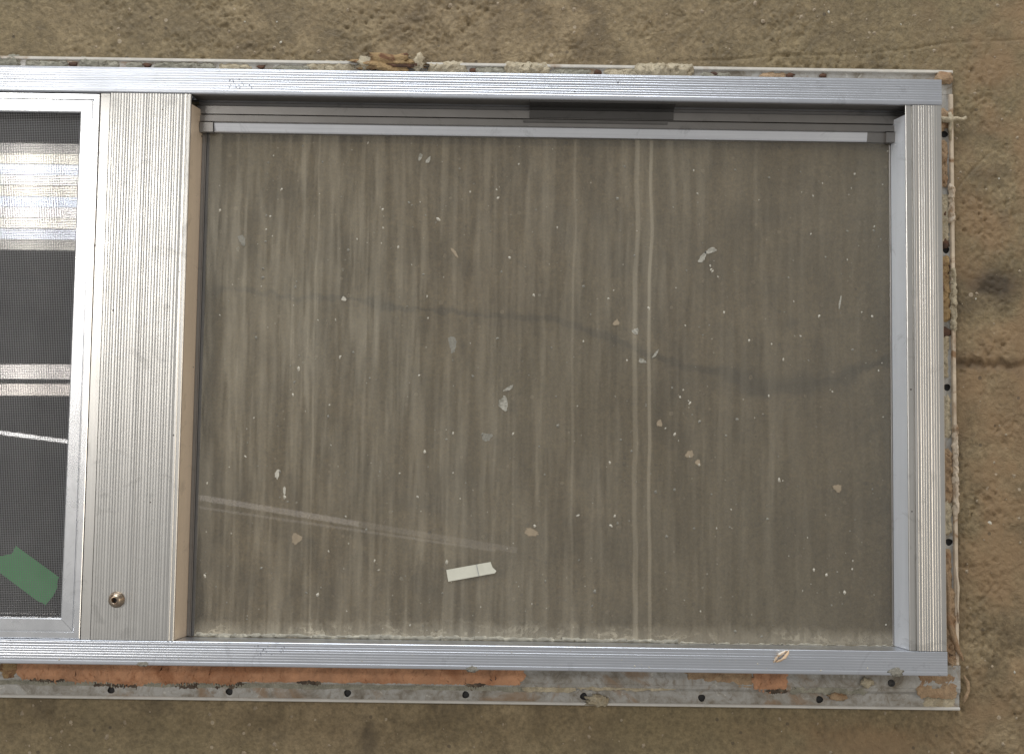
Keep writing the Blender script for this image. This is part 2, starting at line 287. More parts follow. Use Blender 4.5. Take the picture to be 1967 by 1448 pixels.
# ------------------------------------------------------------------ floor (z = 0): chipped, trowelled concrete with a long crack
def polydist(X, Y, pts):
    D = np.full(X.shape, 1e9); T = np.zeros(X.shape)
    for i in range(len(pts)-1):
        ax, ay = pts[i]; bx, by = pts[i+1]; dx, dy = bx-ax, by-ay
        t = np.clip(((X-ax)*dx+(Y-ay)*dy)/(dx*dx+dy*dy), 0, 1)
        d = np.hypot(X-(ax+t*dx), Y-(ay+t*dy)); T = np.where(d < D, i+t, T); D = np.minimum(D, d)
    return D, T
def build_floor():
    dx = 1.25
    xs = np.concatenate([np.linspace(-1400, -180, 40)[:-1], np.arange(-180, 950, dx), np.linspace(950, 2200, 40)])
    ys = np.concatenate([np.linspace(-1200, -140, 34)[:-1], np.arange(-140, 720, dx), np.linspace(720, 1900, 40)])
    X, Y = np.meshgrid(xs, ys)
    crack = [(-700, 420), (-200, 380), (80, 358), (111, 366), (174, 356), (226, 358), (278, 348), (330, 344), (382, 342), (434, 339), (481, 325), (528, 305), (569, 292), (606, 289), (642, 271), (678, 275), (714, 279), (746, 295), (774, 304), (808, 304), (844, 301), (865, 296), (883, 301), (905, 298), (1300, 310), (2200, 250)]
    wx = (fbm(X/9, Y/9, 3, 3)-.5)*9; wy = (fbm(X/9+40, Y/9, 4, 3)-.5)*9
    D, T = polydist(X+wx, Y+wy, crack)
    groove = [(552, 603), (610, 606), (663, 611), (737, 613), (795, 620), (838, 627), (910, 631), (1100, 640)]
    D2, _ = polydist(X+wx*.12, Y+wy*.12, groove)
    D3, _ = polydist(X+wx*.1, Y+wy*.1, [(835, 470), (857, 496), (874, 514)])
    # rough exposed surface above and to the right of the window, smoother sealed surface elsewhere
    rough = np.clip((Y-500)/80, 0, 1)
    rough = np.maximum(rough, np.clip((X-740)/80, 0, 1))
    rough = np.maximum(rough, np.clip((X-430)/300, 0, 1)*np.clip((-30-Y)/30, 0, 1))
    rough = 0.62+0.55*rough
    rough = rough*(0.22+1.15*np.clip((fbm(X/48, Y/40, 77, 4)-.36)*3.6, 0, 1))
    n1 = fbm(X/8.5, Y/11, 11, 3, .55); n2 = fbm((X+Y*.55)/5.2, (Y-X*.55)/8.5, 21, 3, .5); n3 = fbm(X/70, Y/70, 31, 3)
    rid = 1-np.abs(2*n2-1)
    inside = np.clip(np.minimum.reduce([X+178, 948-X, Y+138, 718-Y])/70, 0, 1)      # fine relief only where the grid is fine
    rough = rough*inside
    pit = np.clip((fbm(X/5.5+9, Y/5.5, 41, 2)-.66)*5, 0, 1)
    Z = (n3-.5)*2.2 + rough*((n1-.5)*2.6 + (rid-.7)*2.1 - pit*1.4)
    wid = 1.2+2.2*vnoise(T*1.7, T*0, 51)
    wid = wid*(1+1.0*np.clip((X-820)/30, 0, 1))
    Z -= 3.6*np.exp(-(D/wid)**2)*(0.35+0.65*np.clip((X-500)/250, 0, 1))
    Z += 0.9*np.exp(-((D-6)/4.5)**2)*(fbm(X/12, Y/12, 61, 2))*np.clip((X-300)/300, 0.2, 1)
    Z -= 1.3*np.exp(-(D2/1.3)**2)*(0.3+vnoise(X/30, Y/30, 63)) + 1.2*np.exp(-(D3/1.2)**2)
    Z -= 2.1          # the highest grains stay just under the flange
    g = 1.7*np.exp(-(D/((1.4+3.4*vnoise(T*2.3, T*0, 52))*(1+1.6*np.exp(-((X-670)/80)**2)+1.2*np.clip((X-820)/30, 0, 1))))**2)*(0.35+0.65*fbm(X/14, Y/14, 53, 3))
    g += 0.95*np.exp(-((X-640)/75)**2-((Y-278)/11)**2)*fbm(X/20, Y/12, 54, 3)
    g += 1.2*np.clip(np.exp(-((X-872)/34)**2-((Y-378)/17)**2)*1.5*fbm(X/24, Y/24, 55, 3), 0, 1)
    g += 0.75*np.exp(-((X-674)/7)**2-((Y-338)/5)**2) + 0.55*np.exp(-((X-888)/6)**2-((Y-445)/8)**2)
    g += 0.65*np.exp(-((X-258)/11)**2-((Y+77)/24)**2)*(fbm(X/6, Y/9, 56, 3)*1.5) + .5*np.exp(-((X-168)/16)**2-((Y+72)/8)**2)*fbm(X/7, Y/7, 57, 2)
    g += 0.3*np.clip((fbm(X/55, Y/45, 58, 4)-.64)*6, 0, 1)
    g += 0.5*np.exp(-((X-850)/90)**2-((Y-235)/30)**2)*np.clip((fbm(X/22, Y/22, 59, 3)-.5)*4, 0, 1)
    w = np.clip((X-790)/70, 0, 1)*np.clip((fbm(X/40, Y/40, 71, 4)-.36)*3.2, 0, 1)*.75
    w = np.maximum(w, np.clip((X-560)/200, 0, 1)*np.clip((-40-Y)/25, 0, 1)*np.clip((fbm(X/35, Y/35, 73, 4)-.36)*3, 0, 1)*.7)
    ny, nx = X.shape
    V = np.stack([X, Y, Z], -1).reshape(-1, 3)*S
    idx = np.arange(nx*ny).reshape(ny, nx)
    F = np.stack([idx[:-1, :-1], idx[:-1, 1:], idx[1:, 1:], idx[1:, :-1]], -1).reshape(-1, 4)
    me = bpy.data.meshes.new('floor')
    me.vertices.add(len(V)); me.vertices.foreach_set('co', V.ravel())
    me.loops.add(F.size); me.loops.foreach_set('vertex_index', F.ravel().astype(np.int32))
    me.polygons.add(len(F)); me.polygons.foreach_set('loop_start', np.arange(0, F.size, 4, dtype=np.int32)); me.polygons.foreach_set('loop_total', np.full(len(F), 4, np.int32))
    me.update(calc_edges=True); me.polygons.foreach_set('use_smooth', np.ones(len(F), bool))
    at = me.color_attributes.new('dirt', 'FLOAT_COLOR', 'POINT')
    c = np.ones((nx*ny, 4)); c[:, 0] = np.clip(g, 0, .92).ravel(); c[:, 1] = np.clip(w, 0, 1).ravel(); c[:, 2] = 0
    at.data.foreach_set('color', c.ravel())
    me.materials.append(floor_material())
    o = bpy.data.objects.new('floor', me); COL.objects.link(o); o['kind'] = 'structure'
    o['label'] = 'rough brown concrete floor with a long dark crack'
    def hz(x, y):
        j = min(max(int(np.searchsorted(xs, x)), 0), nx-1); i = min(max(int(np.searchsorted(ys, y)), 0), ny-1); return Z[i, j]
    return hz
floor_z = build_floor()

# ------------------------------------------------------------------ the window
ORG = (0.36, 0.28, 0.0)
XL = -470.0            # the window runs on to the left of the picture
win = bpy.data.objects.new('sliding_window', None); COL.objects.link(win); win.location = ORG
tag(win, 'used aluminium sliding window lying flat on the brown concrete floor', 'window', kind='thing')
XR = 810.6; YT = 575.0; YB = 0.0; ZT = 40.0

# head and sill rails: reeded faces, smooth rolled lip, side walls, undercut towards the flange
head = extrude('head_rail', [(571, 5), (571, 36.5), (574.6, 37), (575, 38.4), (574.3, 39.8), (573.4, 40)] + ribs(573.0, 554.0, ZT) +
               [(553.2, 40.1), (550.4, 40.2), (549.4, 39.7), (549.0, 38.5), (549.3, 37.0), (551.5, 36.8), (552, 21), (549, 20.5), (549, 14), (552, 8), (552, 5)], 'x', XL, XR, ALU_X, win)
extrude('channel_shade_strip', [(551.2, 36.6), (548.8, 36.4), (548.8, 20.7), (551.2, 20.7)], 'x', 79, 789, ALU_IN, head)  # dark strip: the channel wall's shade put into its colour
sill = extrude('sill_rail', [(4.5, 5), (4.5, 36), (0.6, 36.6), (0.0, 37.8), (0.3, 39.4), (1.2, 40.1), (3.6, 40.1), (4.2, 39.8)] + ribs(4.6, 21.6, ZT) +
               [(22.4, 40.0), (23.0, 39.4), (23.2, 38), (23.2, 15), (20, 14), (20, 5)], 'x', XL, XR, ALU_X, win)
# right jamb
jamb = extrude('side_jamb', [(786, 12.5), (786, 36.8), (775.4, 37.0), (775.6, 37.8), (776.2, 38.1), (780.6, 38.2), (781.0, 37.4), (781.6, 37.4), (782.0, 39.4)] + ribs(782.6, 805.5, 39.75, 2.6) +
               [(806.2, 39.7), (809.6, 39.8), (810.4, 39.2), (810.6, 38), (810.2, 36.5), (808, 36), (808, 5), (790, 5), (790, 12.5)], 'y', 23.5, 548.8, ALU_Y, win)
extrude('jamb_side', [(775.8, 36.9), (769.4, 13.3), (771, 12), (785.8, 12), (785.8, 36.6), (776.5, 37.3)], 'y', 23.6, 540, ALU_SIDE, win)
# mullion between the two lights
post = extrude('mullion', [(-10.4, 30), (-10.4, 36.6), (-9.9, 37.1), (-1.2, 37.2), (-0.8, 35.5), (-0.2, 35.5), (0.0, 39.2), (0.5, 39.8), (2.6, 39.8)] + ribs(3.0, 70.8, 39.8, 2.7) +
               [(71.6, 39.5), (72.2, 39.9), (74.2, 40.0), (74.8, 39.4), (75.4, 39.4), (75.8, 39.9), (77.8, 39.9), (78.5, 39.2), (78.6, 37.5), (76.5, 37.0), (76.5, 30)], 'y', 23.5, 548.8, ALU_Y, win)
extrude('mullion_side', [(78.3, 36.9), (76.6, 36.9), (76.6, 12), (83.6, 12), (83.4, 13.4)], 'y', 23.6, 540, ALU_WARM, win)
# far left jamb, beyond the picture
extrude('side_jamb', [(XL-1, 5), (XL-1, 39), (XL, 39.7)] + ribs(XL+1, XL+24, 39.75, 1.75) + [(XL+28, 38), (XL+30, 12), (XL+28, 5)], 'y', 23.5, 548.8, ALU_Y, win)

# fixed sash of the right light: channel back, top rail with bead, stiles, glass
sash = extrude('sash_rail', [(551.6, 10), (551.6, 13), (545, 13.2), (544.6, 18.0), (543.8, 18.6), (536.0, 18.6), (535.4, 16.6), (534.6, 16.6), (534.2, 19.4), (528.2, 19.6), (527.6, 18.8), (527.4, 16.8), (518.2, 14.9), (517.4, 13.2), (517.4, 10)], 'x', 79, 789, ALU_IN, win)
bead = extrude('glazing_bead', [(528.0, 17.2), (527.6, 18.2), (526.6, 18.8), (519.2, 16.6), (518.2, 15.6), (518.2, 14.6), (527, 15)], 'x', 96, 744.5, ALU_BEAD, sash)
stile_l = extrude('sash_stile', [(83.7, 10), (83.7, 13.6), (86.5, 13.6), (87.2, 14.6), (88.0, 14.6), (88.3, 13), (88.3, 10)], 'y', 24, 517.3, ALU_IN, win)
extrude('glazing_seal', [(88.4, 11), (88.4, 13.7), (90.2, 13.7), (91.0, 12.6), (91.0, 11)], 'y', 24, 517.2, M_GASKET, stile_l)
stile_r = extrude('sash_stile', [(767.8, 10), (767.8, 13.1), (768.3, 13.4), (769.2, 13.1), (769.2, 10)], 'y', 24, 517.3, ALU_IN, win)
# corner blocks of the sash
for x0, x1 in ((82.4, 95.5), (762.5, 772.5)):
    extrude('corner_block', [(516.8, 15), (516.8, 20.0), (517.6, 20.4), (526.6, 21.0), (527.4, 20.2), (527.4, 15)], 'x', x0, x1, ALU_IN, sash)
V = []; F = []; fm = []
def box_v(x0, x1, y0, y1, z0, z1):
    return [(x0, y0, z0), (x1, y0, z0), (x1, y1, z0), (x0, y1, z0), (x0, y0, z1), (x1, y0, z1), (x1, y1, z1), (x0, y1, z1)]
BF = [(0, 3, 2, 1), (4, 5, 6, 7), (0, 1, 5, 4), (1, 2, 6, 5), (2, 3, 7, 6), (3, 0, 4, 7)]
tag(mesh_obj('glass_pane', box_v(86, 771, 20.2, 519, 10.2, 13.0), BF, [G_CLEAN, G_DUST], win, ORG, fmat=[0, 1, 0, 0, 0, 0]), 'dusty streaked clear pane of the right light')
# roller housing let into the head channel
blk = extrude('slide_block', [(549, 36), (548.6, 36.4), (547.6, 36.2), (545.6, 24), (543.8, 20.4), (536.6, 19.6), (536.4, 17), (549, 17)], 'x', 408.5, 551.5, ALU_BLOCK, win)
extrude('slide_lip', [(534.5, 18), (534.5, 20.9), (532.0, 20.9), (531.5, 20.2), (531.5, 18)], 'x', 402.5, 545.5, M_GASKET, blk)

# insect screen on the left light: mitred frame, spline, wire mesh
scr = bpy.data.objects.new('insect_screen', None); COL.objects.link(scr); scr.parent = win
XS = -11.0; YST = 548.6; YSB = 23.7
def inset(prof_w):     # profile measured inwards from the outer edge
    return prof_w
PW = [(0, 30.5), (0, 37.0), (0.6, 37.5), (5.6, 37.5), (6.3, 36.9), (6.6, 35.8), (7.1, 35.8), (7.5, 36.7), (17.6, 36.9), (18.8, 36.2), (19.2, 34.5), (19.2, 30.5)]
PWB = [(0, 30.5), (0, 36.6), (0.6, 37.1), (5.8, 37.1), (6.6, 36.2), (7.2, 36.2), (7.6, 36.9), (18.0, 36.9), (19.0, 36.2), (19.2, 30.5)]
XSL = XL+31
extrude('screen_rail', [(YST-u, z) for u, z in PW], 'x', 0, 0, ALU_S, scr, lambda y: XSL+(YST-y), lambda y: XS-(YST-y)-.12)
extrude('screen_rail', [(YSB+u, z) for u, z in PWB], 'x', 0, 0, ALU_S, scr, lambda y: XSL+(y-YSB), lambda y: XS-(y-YSB)-.12)
extrude('screen_stile', [(XS-u, z) for u, z in PW], 'y', 0, 0, ALU_S, scr, lambda x: YSB+(XS-x)+.12, lambda x: YST-(XS-x)-.12)
extrude('screen_stile', [(XSL+u, z) for u, z in PW], 'y', 0, 0, ALU_S, scr, lambda x: YSB+(x-XSL)+.12, lambda x: YST-(x-XSL)-.12)
V = []; F = []
pitch = 1.66; w = 0.15
def wire(x0, x1, y0, y1, z0, z1):
    n = len(V); V.extend(box_v(x0, x1, y0, y1, z0, z1)); F.extend([tuple(n+i for i in f) for f in BF])
x = XSL+18
while x < XS-18:
    wire(x-w, x+w, YSB+18, YST-18, 31.6, 32.0); x += pitch
y = YSB+18
while y < YST-18:
    wire(XSL+18, XS-18, y-w, y+w, 31.75, 32.15); y += pitch
tag(mesh_obj('wire_mesh', V, F, M_MESH, scr, ORG), 'fine charcoal insect mesh', kind='stuff')
tag(mesh_obj('glass_pane', box_v(XL+26, 6, 15, 556, 18.5, 22.0), BF, G_SMOKE, win, ORG), 'dark smoked pane behind the insect screen')
# closed back under the smoked light
extrude('weather_strip', [(-0.9, 35.2), (-9.8, 35.2), (-9.8, 22.3), (-0.9, 22.3)], 'y', 24, 548, M_GASKET, win)

# rivet on the mullion
def lathe(name, prof, cx, cy, z0, mat, parent, seg=28, org=ORG):
    V = []; F = []; n = len(prof)
    for s in range(seg):
        a = 2*math.pi*s/seg
        for r, z in prof: V.append((cx+r*math.cos(a), cy+r*math.sin(a), z0+z))
    for s in range(seg):
        t = (s+1) % seg
        for i in range(n-1): F.append((s*n+i, t*n+i, t*n+i+1, s*n+i+1))
    return mesh_obj(name, V, F, mat, parent, org, True)
riv = lathe('rivet', [(7.6, -.2), (7.6, .6), (7.0, 1.2), (6.9, 2.6), (6.4, 4.4), (5.4, 6.0), (4.2, 7.0), (3.2, 7.4), (2.6, 7.3), (2.4, 6.6), (2.3, 3.0), (0.01, 2.8)], 23.6, 61.2, 39.7, M_RIVET, win)
tag(riv, 'bronze domed rivet with a dark hole on the mullion')
lathe('rivet_bore', [(2.25, 3.4), (0.01, 3.2)], 23.6, 61.2, 39.7, M_DARK, riv)  # black disc puts the bore's shade into the colour

# ------------------------------------------------------------------ mounting flanges with real screw holes
def flange(name, axis, t0, t1, holes, flat, zf, extra, mat, lipmat, lip_from, parent, hr=3.5):
    """flat = (va, vb) band carrying the holes at height zf; extra = list of (v, z) polylines swept along t"""
    V = []; F = []; fm = []
    def P(t, v, z): V.append((t, v, z) if axis == 'x' else (v, t, z)); return len(V)-1
    va, vb = flat; cur = t0
    def quad(ta, tb, v0, v1, z=None):
        z = zf if z is None else z
        a = [P(ta, v0, z), P(tb, v0, z), P(tb, v1, z), P(ta, v1, z)]; F.append(tuple(a)); fm.append(0)
    for (t, v) in sorted(holes):
        s = hr+1.4; quad(cur, t-s, va, vb); quad(t-s, t+s, va, v-s); quad(t-s, t+s, v+s, vb)
        k = 16; ring = []; outer = []; low = []
        for i in range(k):
            a = 2*math.pi*(i+.5)/k; c, sn = math.cos(a), math.sin(a); m_ = max(abs(c), abs(sn))
            rr = hr*(1+.07*math.sin(3*a+t))
            outer.append(P(t+s*c/m_, v+s*sn/m_, zf)); ring.append(P(t+rr*c, v+rr*sn, zf-.1)); low.append(P(t+rr*.95*c, v+rr*.95*sn, zf-2.2))
        for i in range(k):
            j = (i+1) % k
            F.append((outer[i], outer[j], ring[j], ring[i])); fm.append(0); F.append((ring[i], ring[j], low[j], low[i])); fm.append(2)  # hole walls take the black shade colour
        # corners left by projecting the circle on the square
        for qx in (-1, 1):
            for qy in (-1, 1):
                cpt = P(t+s*qx, v+s*qy, zf)
                near = sorted(range(k), key=lambda i: (V[outer[i]][0]-V[cpt][0])**2+(V[outer[i]][1]-V[cpt][1])**2)[:2]
                F.append((cpt, outer[near[0]], outer[near[1]])); fm.append(0)
        cur = t+s
    quad(cur, t1, va, vb)
    for pl, mi in extra:
        for (v0, z0), (v1, z1) in zip(pl[:-1], pl[1:]):
            F.append((P(t0, v0, z0), P(t1, v0, z0), P(t1, v1, z1), P(t0, v1, z1))); fm.append(mi)
    return mesh_obj(name, V, F, [mat, lipmat, M_DARK], parent, ORG, fmat=fm)
fl_b = flange('sill_flange', 'x', XL, 835.6, [(9.2-114.9*k, -30.6) for k in (4, 3, 2, 1)] + [(9.2+115.0*k, -30.6) for k in range(8)], (-36.0, -24.5), 3.6,
       [([(4.4, 7.2), (-17.5, 7.2), (-18.5, 6.6), (-21.5, 6.4), (-22.6, 5.2), (-24.5, 3.6)], 0), ([(-36.0, 3.6), (-36.4, 5.0), (-37.2, 5.6), (-38.6, 5.2), (-39.2, 4.0), (-39.2, 0.6)], 1),
        ([(4.4, 7.2), (4.4, 1.0), (-39.2, 1.0)], 2)], M_FLANGE, M_LIPW, 0, win)
fl_t = flange('head_flange', 'x', XL, 835.2, [(25.0+113.4*k, 588.6) for k in (-4, -3, -2)] + [(-50.3, 588.6)] + [(25.0+113.4*k, 588.6) for k in range(7)], (571.2, 592.4), 3.6,
       [([(592.4, 3.6), (592.6, 5.2), (593.2, 5.9), (595.4, 5.6), (596.2, 4.2), (596.2, 0.6)], 1), ([(571.2, 1.0), (596.2, 1.0)], 2)], M_FLANGE, M_LIP, 0, win, 2.3)
fl_r = flange('jamb_flange', 'y', -20, 571, [(530.7, 826.9), (413.3, 827.2), (275.7, 826.8), (123.4, 827.3)], (808.2, 831.2), 3.4,
       [([(831.2, 3.4), (831.5, 5.2), (832.2, 6.0), (835.0, 5.6), (835.8, 4.2), (835.8, 0.5)], 1), ([(808.2, 0.9), (835.8, 0.9)], 2)], M_FLANGE, M_LIPR, 0, win)

# second row of screw holes on the sealant step: raised rings, hole shade painted black
for hx in (380.6, 768.3, -150.0):
    lathe('screw_hole', [(3.6, 7.1), (3.4, 7.9), (2.8, 8.1), (2.4, 7.6), (2.2, 7.25), (0.01, 7.25)], hx, -13.2, 0, M_DARK, fl_b, 16)

# ------------------------------------------------------------------ sealant and putty residue (stuck to the flanges)
def lump(name, axis, t0, t1, lo, hi, zb, thick, mat, parent, seed, rag=2.0, teeth=0.0, step=1.0, label=None, nscale=5.0):
    n = max(4, int((t1-t0)/step)); m = 9; V = []; F = []
    rng = random.Random(seed)
    for i in range(n+1):
        t = t0+(t1-t0)*i/n
        e = min(1.0, min(i, n-i)/(2.5+2*rng.random()))
        l = (lo(t) if callable(lo) else lo)+(float(fbm(t/9., 3.3, seed, 4))-.5)*2*rag
        h = (hi(t) if callable(hi) else hi)+(float(fbm(t/11., 8.3, seed+5, 3))-.5)*rag
        if teeth: l -= teeth*max(0, math.sin(t*1.9+3*float(vnoise(t/14., 1.0, seed))))**3*float(vnoise(t/6., 4.0, seed+1))
        mid = (l+h)/2; l = mid+(l-mid)*(0.35+.65*e); h = mid+(h-mid)*(0.35+.65*e)
        for j in range(m+1):
            v = j/m; vv = l+(h-l)*v
            tt = t+(float(fbm(t/4., vv/3.+9, seed+13, 3))-.5)*7; pr = (1-abs(2*v-1)**3.0)*(0.2+.8*e)
            vq = vv+(float(fbm(t/3.+5, vv/3., seed+17, 3))-.5)*rag*1.6
            zq = zb(vq) if callable(zb) else zb
            z = zq-0.25+pr*thick*(-0.1+2.0*float(fbm(t/nscale, vv/(nscale*.7)+2.0, seed+9, 4, .65)))
            V.append((tt, vq, z) if axis == 'x' else (vq, tt, z))
    for i in range(n):
        for j in range(m):
            a = i*(m+1)+j; F.append((a, a+m+1, a+m+2, a+1))
    o = mesh_obj(name, V, F, mat, parent, ORG, True)
    if label: o['label'] = label
    return o
def blob(name, c, r, mat, parent, seed, rough=0.45, sub=3, org=ORG, freq=3.2):
    bm = bmesh.new(); bmesh.ops.create_icosphere(bm, subdivisions=sub, radius=1.0)
    V = []
    for v in bm.verts:
        p = v.co; k = 1+rough*2.6*(float(fbm(p.x*freq+7+seed, p.y*freq+p.z*1.7+3, seed, 4, .65))-.5)
        V.append((c[0]+p.x*r[0]*k, c[1]+p.y*r[1]*k, c[2]+p.z*r[2]*k))
    F = [tuple(x.index for x in f.verts) for f in bm.faces]; bm.free()
    return mesh_obj(name, V, F, mat, parent, org, True)
R_ = 'sealant_residue'
def step_z(v): return 7.2 if v > -17.5 else (7.2-.22*(-17.5-v) if v > -21.5 else max(3.6, 6.3-.9*(-21.5-v)))
lump(R_, 'x', -82, 142, lambda t: -21.0-5.0*math.exp(-((t-30)/65)**2)-3.0*math.exp(-((t-118)/24)**2), 3.5, step_z, 2.8, M_ORANGE, fl_b, 101, 2.2, 4.0, label='thick orange brown sealant strip on the lower flange')
lump(R_, 'x', 118, 260, lambda t: -20.5, 3.5, step_z, 2.2, M_ORANGE, fl_b, 111, 1.5, 2.5)
lump(R_, 'x', 250, 412, lambda t: -20.5, 3.5, step_z, 1.9, M_ORANGE, fl_b, 121, 1.2, 2.5)
lump(R_, 'x', 632, 668, lambda t: -22.5, 3.0, step_z, 2.2, M_ORANGE, fl_b, 131, 1.4, 5.0, label='short orange sealant patch near the lower right corner')
lump(R_, 'x', 566, 634, lambda t: -11.0-(t-566)*.12, 3.0, step_z, 0.9, M_TAN, fl_b, 137, 2.6, 1.5)
lump(R_, 'x', -98, -80, -20, 3, 7.2, 1.2, M_BROWN, fl_b, 141, 2.0)
M_GRIME = simple('dark_grime', (0.085, 0.06, 0.042), 0.85, 0.5, 140, 0.8, 0.001, (0.20, 0.16, 0.11), (0.52, 0.66))
for a_, b_, lo_ in ((-70, -35, -24.5), (-8, 36, -28), (70, 96, -27.5), (108, 142, -27), (190, 214, -23), (352, 372, -23), (646, 668, -25.5)):
    lump('grime_line', 'x', a_, b_, lo_, lo_+6, lambda v: step_z(v)+.05, 1.0, M_GRIME, fl_b, int(a_)+640, 2.6, 3.0)
P_ = 'putty_residue'
def teeth_putty(t0, t1, seed, z=5.0, lo=-29.5, hi=-20.0, pitch=2.4):
    # combed putty: one small ridge after another, joined into one smear
    V = []; F = []; n = int((t1-t0)/.6); m = 6
    for i in range(n+1):
        t = t0+(t1-t0)*i/n; ridge = 0.5+0.5*math.sin(2*math.pi*t/pitch+2*float(vnoise(t/20., 0.5, seed)))
        l = lo+(float(fbm(t/12., 2.2, seed, 3))-.5)*3
        for j in range(m+1):
            v = j/m; vv = l+(hi-l)*v
            base = 3.6 if vv < -24.5 else (3.6+(vv+24.5)*.65 if vv < -20.5 else 6.3)
            V.append((t, vv, base-.15+(1-abs(2*v-1)**4)*(0.35+0.9*ridge*(1-abs(2*v-1.1))+.5*float(fbm(t/5., vv/4., seed+3, 2)))))
    for i in range(n):
        for j in range(m):
            a = i*(m+1)+j; F.append((a, a+m+1, a+m+2, a+1))
    return mesh_obj(P_, V, F, M_GREEN, fl_b, ORG, True)
teeth_putty(-110, 412, 201, lo=-27.2)
lump(P_, 'x', 410, 462, -27, -19, 5.4, 0.8, M_CREAM, fl_b, 211, 1.6)
lump(P_, 'x', 462, 560, -24, -19.5, 6.0, 0.6, M_CREAM, fl_b, 213, 1.2)
lump(P_, 'x', 668, 745, -25.5, -16.5, 6.0, 1.1, M_GREEN, fl_b, 215, 2.6)
lump(P_, 'x', 792, 834, -27, 1.0, 6.4, 1.5, M_TAN, fl_b, 217, 2.4, label='brown crumbly putty in the lower right corner')
lump(P_, 'x', 800, 832, -36, -26, 3.9, 0.7, M_CREAM, fl_b, 219, 1.6)
blob(P_, (482, -34, 5.5), (10, 5, 2.6), M_CREAM, fl_b, 221, .7, freq=3.5); blob(P_, (489, -34.5, 6.2), (4, 4, 2.2), M_CREAM, fl_b, 223, .6)
blob(P_, (716, -27, 6.5), (8, 4, 2.2), M_TAN, fl_b, 225, .6); blob(P_, (744, -13, 8.2), (6, 5, 2.0), M_CREAM, fl_b, 227, .7, freq=4)
for cx, cy, r, mt in ((50.5, 1.6, 5.4, M_FLAKE2), (361, 1.0, 6.5, M_FLAKE2), (762, 3.5, 8.2, M_FLAKE2)):
    blob('dirt_clot', (cx, cy, 40.1), (r*.9, r*.45, 0.4), mt, sill, int(cx), .5)
# head flange
k = 300
for (a, b, lo, hi, th, mt) in ((-130, -104, 584, 597, 3.0, M_GREEN), (-100, -56, 584, 592.5, 2.6, M_GREEN), (-46, -4, 584, 596, 3.2, M_GREEN), (2, 20, 584, 593, 2.4, M_GREEN), (29, 92, 584, 592.5, 2.8, M_GREEN),
                           (94, 128, 584, 591.5, 2.2, M_CREAM), (150, 190, 584, 591, 2.0, M_GREEN), (185, 232, 584, 597, 2.2, M_CREAM), (306, 345, 584, 597, 4.2, M_CREAM), (352, 385, 584, 593, 2.0, M_GREEN),
                           (382, 428, 584, 598, 5.0, M_CREAM), (430, 470, 584, 592.5, 2.0, M_GREEN), (484, 520, 584, 594, 2.4, M_CREAM), (514, 574, 583, 599, 5.6, M_CREAM), (580, 612, 584, 591, 1.8, M_GREEN), (640, 668, 584, 591, 1.4, M_TAN)):
    lump(P_, 'x', a, b, lo, hi, 3.6, th, mt, fl_t, k, 2.4, label=None); k += 7
blob('foam_scrap', (268, 593, 7.0), (34, 7.5, 5.0), M_BROWN, fl_t, 401, .8, 4, freq=3.0)['label'] = 'torn brown foam scrap on the upper flange'
blob('foam_scrap', (243, 594, 7), (9, 7, 5), M_CREAM, fl_t, 403, .6, 3); blob('foam_scrap', (297, 595, 7), (6, 8, 5), M_CREAM, fl_t, 405, .6, 3); blob('foam_scrap', (284, 591, 10), (13, 2.6, 2), M_RUST, fl_t, 407, .6, 3)
for x in (-56, 18, 133, 330, 346, 472, 590, 666, 700): blob('rust_spot', (x+5, 588.8, 4.0), (4.6, 2.2, 1.1), M_RUST, fl_t, int(x)+900, .6, 2)
blob(P_, (826, 588, 5.2), (11, 7, 3.0), M_TAN, fl_t, 411, .5, 3)
# jamb flange
lump(P_, 'y', 535, 556, 812, 834, 3.6, 3.0, M_TAN, fl_r, 421, 3.0)
for (a, b, lo, hi, th, mt) in ((476, 526, 820, 830, 3.0, M_TAN), (420, 470, 820, 831, 2.6, M_CREAM), (340, 408, 820, 831.5, 2.8, M_BROWN), (285, 330, 820, 829, 1.6, M_CREAM), (225, 268, 820, 831, 2.0, M_CREAM),
                           (160, 216, 820, 832, 3.4, M_TAN), (130, 165, 820, 831, 2.6, M_CREAM), (60, 117, 820, 830, 2.4, M_TAN), (-4, 78, 821, 834, 3.8, M_TAN), (440, 480, 829, 836, 3.0, M_LIPR), (330, 395, 831, 837, 2.6, M_CREAM), (150, 240, 831, 837, 2.8, M_LIPR)):
    lump(P_, 'y', a, b, lo, hi, 3.4 if hi < 835 else 5.2, th, mt, fl_r, k, 2.2); k += 7
for yy in (548, 452, 420, 395, 330, 205, 184, 12): blob('rust_spot', (826, yy, 3.8), (4.5, 6, 1.2), M_RUST, fl_r, yy, .7, 2)
def strand(name, pts, r, mat, parent, org=ORG, seg=7):
    V = []; F = []
    for i, p in enumerate(pts):
        p = Vector(p); d = (Vector(pts[min(i+1, len(pts)-1)])-Vector(pts[max(i-1, 0)])).normalized()
        a = d.orthogonal().normalized(); b = d.cross(a)
        rr = r[i] if isinstance(r, (list, tuple)) else r
        for s in range(seg):
            t = 2*math.pi*s/seg; V.append(tuple(p+a*rr*math.cos(t)+b*rr*math.sin(t)))
    for i in range(len(pts)-1):
        for s in range(seg):
            t = (s+1) % seg; F.append((i*seg+s, i*seg+t, (i+1)*seg+t, (i+1)*seg+s))
    F.append(tuple(range(seg))[::-1]); F.append(tuple(range((len(pts)-1)*seg, len(pts)*seg)))
    return mesh_obj(name, V, F, mat, parent, org, True)
strand('putty_strand', [(814, 548, 6), (823, 545, 7), (831, 544, 7.5), (838, 546, 7), (844, 545.5, 6), (848, 547.5, 5.5)], [2.5, 3, 3.4, 2.2, 1.6, 1.9], M_CREAM, fl_r)
